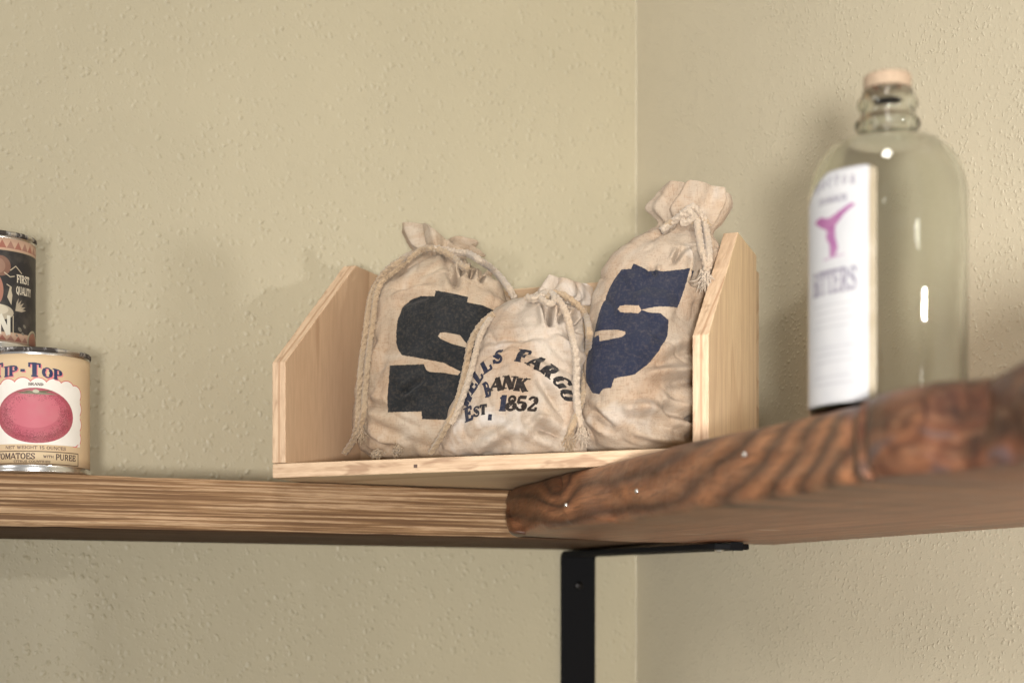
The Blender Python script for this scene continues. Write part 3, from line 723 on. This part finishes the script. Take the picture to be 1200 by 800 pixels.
def tuft(parent, pos, dr, ln, cnt, spread, mat, name='frayed_end'):
    V = []; F = []
    dr = np.array(dr, float); dr /= np.linalg.norm(dr)
    for c in range(cnt):
        q = pos + np.random.normal(0, .0018, 3); v = dr + np.random.normal(0, spread, 3); v /= np.linalg.norm(v)
        l_ = ln * random.uniform(.4, .85); K = 7; rad = random.uniform(.0005, .0009)
        g = np.random.normal(0, 1, 3) * .9
        for i in range(K):
            rr = rad * (1 - .6 * i / (K - 1)); a = np.cross(v, (0, 1, .2)); a /= np.linalg.norm(a); b = np.cross(v, a)
            for j in range(4):
                an = j * math.pi / 2; V.append(q + rr * (math.cos(an) * a + math.sin(an) * b))
            v = v + g * .22 + np.array((0, -.02, -.22)); v /= np.linalg.norm(v); q = q + v * l_ / K
            q[2] = max(q[2], .0006)
        b0 = len(V) - 4 * K
        for i in range(K - 1):
            for j in range(4): F.append((b0 + i * 4 + j, b0 + i * 4 + (j + 1) % 4, b0 + (i + 1) * 4 + (j + 1) % 4, b0 + (i + 1) * 4 + j))
    return mesh_obj(name, V, F, mat, parent)

def on_bag(V, pts, lift, default):
    out = []
    for p in pts:
        px, py = p[:2]; d = surf_depth(V, px, py, default) - lift + (p[2] if len(p) > 2 else 0)
        out.append(cr_at(px, py, d))
    return out

# left bag, the big dark figure
C1 = cloth('cotton_canvas_left_bag', IM1, (.82, .79, .74))
rings1 = [((432, 541), (598, 541)), ((424, 505), (603, 505)), ((427, 460), (606, 460)), ((432, 415), (607, 420)), ((437, 380), (605, 385)), ((446, 345), (598, 354)), ((462, 325), (582, 335)), ((484, 309), (560, 318)), ((500, 300), (543, 304)), ((489, 290), (552, 297)), ((480, 271), (561, 291))]
r1, b1, V1 = make_bag(rings1, [.098, .098, .100, .105, .108, .112, .116, .120, .124, .130, .137], [.030, .046, .048, .046, .043, .037, .029, .021, .013, .018, .022], 8, .055, (400, 250, 620, 550), C1,
    'wide cloth bag at the left in the crate, printed with a huge black figure',
    creases=[(470, 466, 500, 444, 4, -.0022), (445, 344, 492, 330, 6, .003), (505, 306, 520, 330, 5, -.004), (509, 300, 512, 318, 2, -.005), (516, 300, 520, 316, 2, -.005), (523, 301, 529, 317, 2, -.005), (531, 304, 540, 320, 2.2, -.004), (540, 312, 585, 338, 5, .003), (430, 505, 470, 520, 6, .0035), (425, 470, 455, 480, 6, -.003), (440, 385, 425, 450, 6, .002)], seed=3, pleat=(5, .17, .20), ruff=(.008, 2))
# right tall bag
C3 = cloth('cotton_canvas_tall_bag', IM3, (.78, .775, .78))
rings3 = [((690, 538), (806, 538)), ((684, 500), (812, 503)), ((687, 455), (812, 460)), ((690, 412), (815, 420)), ((697, 370), (820, 388)), ((707, 335), (826, 352)), ((722, 306), (832, 326)), ((745, 284), (837, 304)), ((765, 273), (838, 287)), ((777, 264), (832, 272)), ((764, 247), (842, 257)), ((776, 232), (851, 240)), ((788, 219), (852, 227))]
r3, b3, V3 = make_bag(rings3, [.078, .078, .080, .084, .090, .096, .102, .106, .108, .110, .112, .114, .116], [.026, .040, .042, .040, .038, .036, .034, .030, .022, .013, .017, .020, .022], 9, .042, (670, 200, 860, 550), C3,
    'tallest cloth bag, leaning against the right crate side, printed with a navy figure',
    creases=[(755, 440, 812, 425, 7, .0045), (770, 470, 806, 492, 6, -.005), (775, 420, 806, 395, 7, -.003), (730, 480, 780, 475, 8, .004), (795, 278, 798, 322, 3.5, -.010), (808, 276, 806, 300, 3, -.005), (783, 282, 776, 300, 3, -.004), (758, 316, 754, 305, 3, -.003), (690, 480, 720, 505, 6, -.004), (740, 505, 800, 515, 6, .003), (800, 440, 790, 500, 6, .004)], seed=11, pleat=(6, .16, .16), ruff=(.003, 1), wr=1.15)
# small bag in front
C2 = cloth('cotton_canvas_small_bag', IM2, (.97, 1.03, 1.13))
rings2 = [((517, 540), (684, 540)), ((520, 515), (683, 515)), ((531, 488), (680, 490)), ((546, 455), (681, 455)), ((557, 425), (684, 425)), ((564, 398), (685, 400)), ((577, 371), (682, 377)), ((598, 354), (675, 362)), ((624, 346), (666, 356)), ((631, 337), (676, 356)), ((636, 330), (688, 354)), ((644, 322), (688, 338))]
r2, b2, V2 = make_bag(rings2, [.044, .044, .046, .050, .054, .058, .063, .068, .073, .080, .088, .094], [.022, .033, .036, .036, .034, .031, .026, .020, .012, .016, .019, .019], 8, .016, (500, 300, 710, 550), C2,
    'small cloth bag standing in front, printed with curved bank lettering and a year', creases=[(560, 430, 600, 412, 5, .0025), (600, 412, 655, 440, 5, .0022), (628, 440, 655, 480, 6, -.004), (550, 530, 610, 498, 7, .003), (620, 495, 660, 515, 7, -.0045), (615, 510, 640, 485, 6, .003), (560, 400, 640, 388, 6, -.0022), (640, 385, 672, 420, 6, .003), (624, 350, 634, 376, 3.5, -.008), (650, 354, 660, 378, 3.5, -.007), (640, 354, 643, 370, 2.5, -.005)], seed=23, pleat=(5, .17, .18), ruff=(.003, 1))

# ---- cords
# left bag
cord(r1, b1, on_bag(V1, [(604, 352), (596, 337), (580, 318), (562, 305), (548, 297), (536, 296), (522, 293), (508, 291)], .004, .10), .0030, MAT['cord_pale'])
cord(r1, b1, on_bag(V1, [(551, 312), (543, 313), (532, 302), (518, 294), (505, 291), (494, 293), (480, 303), (464, 316), (448, 329), (441, 345), (438, 368), (434.5, 395), (431, 425), (428, 455), (426.5, 480), (422.5, 500)], .004, .075), .0030, MAT['cord_tan'],
     frays=[(cr_at(422.5, 500, .06), (0, 0, -1), .020, 50, .16)])
cord(r1, b1, on_bag(V1, [(500, 292), (486, 296), (468, 306), (452, 318), (441, 333), (434, 350), (429.5, 380), (425.5, 410), (422, 440), (420, 470), (418.5, 495), (414, 515), (404, 530)], .003, .085), .0029, MAT['cord_tan'])
tuft(r1, np.array(cr_at(466, 528, .050)) - b1, (.3, -.4, .2), .007, 90, .45, MAT['cord_tan'])
tuft(r1, np.array(cr_at(443, 531, .052)) - b1, (-.5, -.4, .1), .007, 90, .45, MAT['cord_tan'])
# small bag
cord(r2, b2, on_bag(V2, [(578, 368, .004), (566, 378), (556, 392), (550, 408), (546, 430), (541, 452), (535, 474), (526, 494), (516, 513), (505, 530)], .0035, .03), .0029, MAT['cord_tan'])
cord(r2, b2, on_bag(V2, [(577, 370, .006), (569, 381), (562, 396), (557, 415), (551, 438), (544, 460), (536, 482), (528, 497)], .003, .034), .0027, MAT['cord_pale'])
cord(r2, b2, on_bag(V2, [(618, 349), (628, 350), (638, 344), (646, 345), (655, 353), (663, 366), (668, 384), (673, 405), (675.5, 430), (675, 455), (677, 480), (680, 500), (678, 512)], .0045, .02), .0032, MAT['cord_pale'],
     frays=[(cr_at(681, 505, .012), (.15, -.2, -1), .018, 60, .18)])
cord(r2, b2, on_bag(V2, [(640, 350), (647, 344), (660, 346), (676, 357), (686, 370), (690, 388), (689, 412), (686, 440), (682, 468), (672, 495), (665, 515)], .002, .03), .0030, MAT['cord_tan'],
     frays=[(cr_at(668, 512, .014), (-.1, -.2, -1), .015, 50, .2)])
cord(r2, b2, on_bag(V2, [(628, 346), (636, 352), (645, 356), (650, 349), (643, 343), (634, 347)], .005, .05), .0028, MAT['cord_pale'], name='knot')
# tall bag
cord(r3, b3, on_bag(V3, [(776, 270), (786, 262), (797, 254), (808, 250), (816, 258), (819, 275), (822, 292), (827, 306), (827, 322)], .0045, .09), .0032, MAT['cord_pale'],
     frays=[(cr_at(827, 322, .06), (0, -.1, -1), .018, 60, .15)])
cord(r3, b3, on_bag(V3, [(800, 258), (803, 248), (812, 243), (820, 250), (826, 262), (829, 280), (831, 298), (830, 314)], .004, .09), .0030, MAT['cord_pale'])
cord(r3, b3, on_bag(V3, [(776, 268), (788, 259), (800, 256), (810, 260), (822, 256), (832, 266)], .003, .10), .0028, MAT['cord_tan'])
cord(r3, b3, on_bag(V3, [(798, 262), (806, 260), (812, 253), (806, 247), (798, 251)], .006, .09), .0027, MAT['cord_pale'], name='knot')

# ------------------------------------------------------------ cans
def can_label(w_mm, h_mm, kind):
    k = 7
    if kind == 'tomato':
        c = Canvas(-w_mm / 2, 0, w_mm / 2, h_mm, k, (.83, .73, .59, 1))
        cx = 0; H = h_mm
        pts = []
        for (x, y, r_) in [(-33, 31, 7), (-33, 43, 7.5), (-33, 56, 7.5), (-33, 68, 7), (33, 31, 7), (33, 43, 7.5), (33, 56, 7.5), (33, 68, 7), (-22, 28, 7), (-10, 27, 7), (2, 27, 7), (14, 27, 7), (25, 28, 7)]: pts.append((x, y, r_))
        for x, y, r_ in pts: c.ell((x, y), r_ + .7, r_ + .7, (.80, .38, .38))
        for x, y, r_ in pts: c.ell((x, y), r_, r_, (.93, .91, .88))
        c.poly([(-39, 29), (39, 29), (39, 75), (-39, 75)], (.93, .91, .88))
        c.line([(37, 73), (34, 75)], .7, (.80, .38, .38))
        # the fruit: two pinks and a dotted shade of printed ink
        c.ell((0, 51), 31, 23, (.66, .31, .36))
        c.ell((-1, 49), 27, 19.5, (.72, .36, .42)); c.ell((-2, 46.5), 21, 15, (.77, .42, .47))
        rs = np.random.RandomState(3)
        for _ in range(2600):
            a = rs.rand() * 6.28; q = rs.normal(.80, .10)
            x, y = 31 * q * math.cos(a), 51 + 23 * q * math.sin(a)
            if q < .99 and (math.sin(a) > -.35 or rs.rand() < .3): c.ell((x, y), .3, .3, (.45, .17, .22), .55, 6)
        for i, a in enumerate(np.linspace(-172, -8, 13)):
            L = 12 + 5 * math.sin(i * 2.3); x, y = L * math.cos(R(a)) * 1.2, 33 + L * .33 * math.sin(R(a)) + 1.5
            c.poly([(-2, 31), (x, y - .7), (2, 33.5)], (.36, .36, .27) if i % 2 else (.52, .52, .43), .9)
        c.ell((0, 31), 2.5, 1.4, (.75, .74, .66))
        for dx, dy, col in ((.9, .9, (.86, .50, .52)), (0, 0, (.17, .20, .34))):
            x = -36
            for ch, y, hh, a in [('T', 19.8, 11.5, -8), ('I', 19.3, 8.6, -6), ('P', 18.7, 8.6, -4), ('-', 17.5, 8.0, 0), ('T', 18.7, 11.5, 3), ('O', 19.1, 8.6, 6), ('P', 19.9, 8.6, 9)]:
                if ch == '-': x += 1.5
                glyph(c, ch, (x + dx, y + dy), (hh * 1.12, hh * 1.12 * math.sin(R(a))), (0, -hh), col, .27, .12, .36)
                x += GL[ch][2] * hh * 1.22 + (1.5 if ch == '-' else 0)
        text(c, 'BRAND', 0, 26.2, 2.2, (.30, .24, .22), 1.3)
        text(c, 'NET WEIGHT 15 OUNCES', 0, 79, 2.7, (.38, .30, .28), 1.25, thick=.16, thin=.12, serif=0)
        c.poly([(-40, 80.5), (37, 80.5), (37, 91.5), (-40, 91.5)], (.30, .22, .18)); c.poly([(-39.3, 81.2), (36.3, 81.2), (36.3, 90.8), (-39.3, 90.8)], (.83, .74, .60))
        text(c, 'TOMATOES', -16.5, 87.4, 5.0, (.27, .20, .20), .98, thick=.18, thin=.14, serif=0)
        text(c, 'WITH', 9.6, 86.0, 2.2, (.27, .20, .20), 1.2, thick=.18, thin=.14, serif=0)
        text(c, 'PUREE', 24.5, 87.4, 5.0, (.27, .20, .20), .98, thick=.18, thin=.14, serif=0)
        text(c, 'CITRUS COUNTRIES', -3, 90.2, 1.9, (.27, .20, .20), 1.3, thick=.14, thin=.12, serif=0)
    else:
        c = Canvas(-w_mm / 2, 0, w_mm / 2, h_mm, k, (.19, .18, .185, 1)); H = h_mm
        for ya, yb in ((0, 9), (H - 7, H)):
            c.poly([(-w_mm, ya), (w_mm, ya), (w_mm, yb), (-w_mm, yb)], (.76, .63, .54))
            for i in range(-30, 30):
                x = i * 7; c.poly([(x, yb - 1.2), (x + 3.5, ya + 1.6), (x + 7, yb - 1.2)], (.62, .40, .34) if i % 2 else (.62, .46, .40))
        c.line([(-w_mm, 9.4), (w_mm, 9.4)], .8, (.70, .60, .50)); c.line([(-w_mm, H - 7.4), (w_mm, H - 7.4)], .8, (.70, .60, .50))
        cr = (.74, .69, .60)
        # fruit, blossom and leaves of the printed picture (x = 0 faces the camera side)
        c.ell((9, 22), 8.5, 8, (.50, .37, .31)); c.ell((7, 22), 6, 6, (.58, .45, .38))
        c.ell((2, 41), 9.5, 14, (.64, .45, .38)); c.ell((0, 40), 7.5, 11, (.72, .56, .48))
        c.ell((8, 58), 12, 6, (.70, .66, .58)); c.ell((6, 56), 9.5, 4.2, (.80, .76, .68))
        for (a, b, c_, d_) in [((12, 27), (17, 30), (21, 29), 1), ((17, 25), (22, 21), (28, 26), 1), ((14, 36), (18, 38), (17, 44), 1)]:
            c.line([a, b, c_], .8, cr)
        c.poly([(17, 37), (19, 44), (18, 52), (14.5, 46)], cr)
        for a in (-75, -58, -40, -20, -5):
            x, y = 22 + 11 * math.cos(R(a)), 55 + 11 * math.sin(R(a)) * .9
            c.poly([(21.5, 56), ((21.5 + x) / 2 - .6, (56 + y) / 2 - 1.3), (x, y), ((21.5 + x) / 2 + .6, (56 + y) / 2 + 1.2)], cr, .85)
        for x, y, r_ in ((26, 70, 2.2), (31, 67, 1.8), (29, 73, 1.6), (23, 75, 1.3)): c.ell((x, y), r_, r_ * .7, (.50, .48, .43), .9, 20, .6)
        text(c, 'FIRST', 30, 33.5, 6.2, (.86, .82, .74), .68, thick=.22, thin=.16, serif=.26)
        text(c, 'QUALITY', 31, 42.5, 6.0, (.86, .82, .74), .56, thick=.22, thin=.16, serif=.26)
        text(c, 'N', 12, 75, 14.5, (.86, .84, .78), .9, thick=.30, thin=.22, serif=0)
        c.line([(19.6, 60), (19.6, 76)], .8, cr)
        c.ell((44, 78), 9.5, 9.5, (.70, .66, .56)); c.ell((44, 78), 8.2, 8.2, (.30, .28, .25), .5); c.ell((44, 78), 7.4, 7.4, (.60, .40, .33))
    return c.image('can_label_' + kind)
def can(label, px, Z, rad, z0, H, kind, facing):
    x, y = world_xy((px - 600) / FPX * Z, Z)
    root = empty('tin_can', (x, y, z0), facing); tag(root, label, 'can', 'tin cans at the left')
    rr = rad
    prof = [(0, .0035), (rr - .004, .0035), (rr - .0032, .0004), (rr - .0008, .0), (rr + .0004, .0012), (rr + .0004, .0026), (rr - .0008, .0042), (rr - .0009, .006), (rr - .0009, H - .006), (rr - .0008, H - .0042), (rr - .0004, H - .0035)]
    v, f = lathe(prof, 128); body = mesh_obj('can_body', v, f, MAT['tin'], root)
    v, f = lathe([(rr - .0004, H - .0038), (rr + .0006, H - .003), (rr + .0007, H - .001), (rr - .0002, H), (rr - .0016, H - .0004), (rr - .0022, H - .0035), (0, H - .0038)], 128)
    mesh_obj('rim', v, f, MAT['rim'], root)
    # paper label, own image, wraps right round
    la, lb = .0065, H - .0055; NS = 180
    V = []; UV = []
    for i, z in enumerate(np.linspace(la, lb, 12)):
        for j in range(NS + 1):
            a = -math.pi + 2 * math.pi * j / NS
            V.append(((rr - .0004) * math.sin(a), -(rr - .0004) * math.cos(a), z)); UV.append((j / NS, i / 11))
    F = grid_faces(12, NS + 1, False)
    o = mesh_obj('paper_label', V, F, None, root)
    uv = o.data.uv_layers.new(name='print')
    for lp in o.data.loops: uv.data[lp.index].uv = UV[lp.vertex_index]
    im = can_label(2 * math.pi * rr * 1000, (lb - la) * 1000 if kind != 'tomato' else 92, kind)
    m = M('printed_paper_' + kind); t = m.n('ShaderNodeTexImage', image=im); u = m.n('ShaderNodeUVMap', uv_map='print'); m.set(t.inputs[0], u.outputs[0])
    n = m.noise(m.map(), 60, 4, .6)
    c = m.mix(m.ramp(n, [(.45, 0.0), (.75, .14)]), t.outputs[0], (.45, .38, .30))
    o.data.materials.append(m.out(c, .5, m.bump(n, .1, .0006), Specular_IOR_Level=.35))
    so = o.modifiers.new('paper', 'SOLIDIFY'); so.thickness = .0003
CR = .0422
can('lower tin can with a pink tomato on its cream paper label, on the shelf', 42, 1.358, CR, ZT + .0006, .0975, 'tomato', R(-YAW) + R(15.6))
can('upper tin can with a dark fruit label, stacked on the tomato can', -13.5, 1.362, .0368, ZT + .0006 + .0975, .0930, 'dark', R(-YAW) + R(17))

# ------------------------------------------------------------ bottle
def bottle():
    Z = .950; x, y = world_xy(.22 * Z, Z)
    root = empty('glass_bottle', (x, y, ZT + .0005)); tag(root, 'large clear glass bottle with cork and white paper label, standing on the live edge slab', 'bottle')
    Rb = .0437; H = .173
    outer = [(0, .0035), (.020, .003), (.034, .0004), (.039, 0), (.0425, .0015), (.0434, .004), (.0437, .006), (.0437, .0066), (.0437, .009)]
    outer += [(Rb, .03), (Rb, .08), (Rb, .113)]
    for a in np.linspace(0, 78, 16): outer.append((.0165 + (Rb - .0165) * math.cos(R(a)) ** .8, .117 + .0365 * math.sin(R(a)) ** 1.0))
    outer += [(r_, z - .0058) for r_, z in [(.0178, .1605), (.0165, .1635), (.0172, .165), (.0182, .1672), (.0178, .1695), (.0158, .171), (.0150, .1735), (.0152, .1755), (.0166, .1775), (.0166, .1805), (.0152, .183), (.0140, .1845), (.0140, .1865), (.0130, .1872)]]
    inner = []
    for r_, z in outer[::-1]:
        if z < .009: continue
        inner.append((max(.0125, r_ - .0042) if z < .154 else .0122, z if z < .180 else z - .0005))
    inner += [(.0398, .0064), (.036, .0060), (.02, .0070), (0, .0078)]
    v, f = lathe(outer + inner, 160)
    g = mesh_obj('glass', v, f, MAT['glass'], root)
    bm = g.data; bm.update()
    import bmesh
    b = bmesh.new(); b.from_mesh(bm); bmesh.ops.remove_doubles(b, verts=b.verts, dist=1e-6); bmesh.ops.recalc_face_normals(b, faces=b.faces); b.to_mesh(bm); b.free()
    v, f = lathe([(0, .1816), (.0118, .1816), (.0128, .1818), (.0130, .1825), (.0131, .1885), (.0122, .1896), (0, .1898)], 64)
    mesh_obj('cork', v, f, MAT['cork'], root)
    # label: facing lens side is -F turned to the left
    W_, Hh = 54.0, 134.0
    c = Canvas(-27, 0, 27, Hh, 8, (.66, .66, .665, 1))
    c.poly([(23, 0), (27, 0), (27, Hh), (23, Hh)], (.55, .50, .41)); c.poly([(-27, 0), (-25, 0), (-25, Hh), (-27, Hh)], (.76, .70, .60))
    pk = (.50, .25, .45); gy = (.40, .38, .44)
    for i, ch in enumerate('DOCTOR'): text(c, ch, -12 + i * 5.2, 17 - 1.2 * math.sin(i / 5 * 3.14), 5, gy, .8)
    text(c, 'STOMACH', 0, 25, 3.6, gy, 1.0)
    c.poly([(-15, 33), (-9, 31), (-2, 33), (4, 31), (13, 27), (16, 28), (9, 32), (5, 36), (1, 40), (-4, 39), (-10, 36)], pk, .9)
    c.poly([(-3, 38), (3, 38), (3, 44), (5, 50), (3, 54), (-1, 54), (-1, 48), (-4, 43)], pk, .8)
    c.line([(-6, 55), (9, 54)], .7, pk, .6)
    text(c, 'BITTERS', 0, 74, 13, gy, .52, al=.75)
    for i, yy in enumerate((80, 84, 88, 92, 103, 107, 111, 119, 123)): c.line([(-16 + (i % 3) * 1.5, yy), (15 - (i % 2) * 3, yy)], .6, gy, .35)
    im = c.image('bottle_label')
    NS, NZ = 60, 60; V = []; UV = []
    half = W_ / 1000 / 2 / (Rb + .0005); mid = R(-42.5) - math.atan(.22) 
    for i in range(NZ + 1):
        for j in range(NS + 1):
            u = j / NS; a = mid + (u * 2 - 1) * half
            top = .1305 - .020 * max(0, (abs(u - .66) - .22) / .5) ** 1.4
            z = .004 + (top - .004) * i / NZ
            r_ = Rb + .0003
            if z > .113: r_ = np.interp(z, [p[1] for p in outer[11:27]], [p[0] for p in outer[11:27]]) + .0003
            # angle measured from the direction towards the lens, negative = to the left in the photograph
            dx = math.sin(a) * R2[0] - math.cos(a) * F2[0]; dy = math.sin(a) * R2[1] - math.cos(a) * F2[1]
            V.append((dx * r_, dy * r_, z)); UV.append((u, (z - .004) / .1335))
    o = mesh_obj('paper_label', V, grid_faces(NZ + 1, NS + 1, False), None, root)
    uv = o.data.uv_layers.new(name='print')
    for lp in o.data.loops: uv.data[lp.index].uv = UV[lp.vertex_index]
    m = M('printed_paper_bottle'); t = m.n('ShaderNodeTexImage', image=im); u = m.n('ShaderNodeUVMap', uv_map='print'); m.set(t.inputs[0], u.outputs[0])
    n = m.noise(m.map(), 45, 4, .6)
    o.data.materials.append(m.out(m.mix(m.ramp(n, [(.45, 0.0), (.8, .15)]), t.outputs[0], (.72, .68, .62)), .45, m.bump(n, .12, .0006)))
    so = o.modifiers.new('paper', 'SOLIDIFY'); so.thickness = .0002; so.offset = 1
bottle()
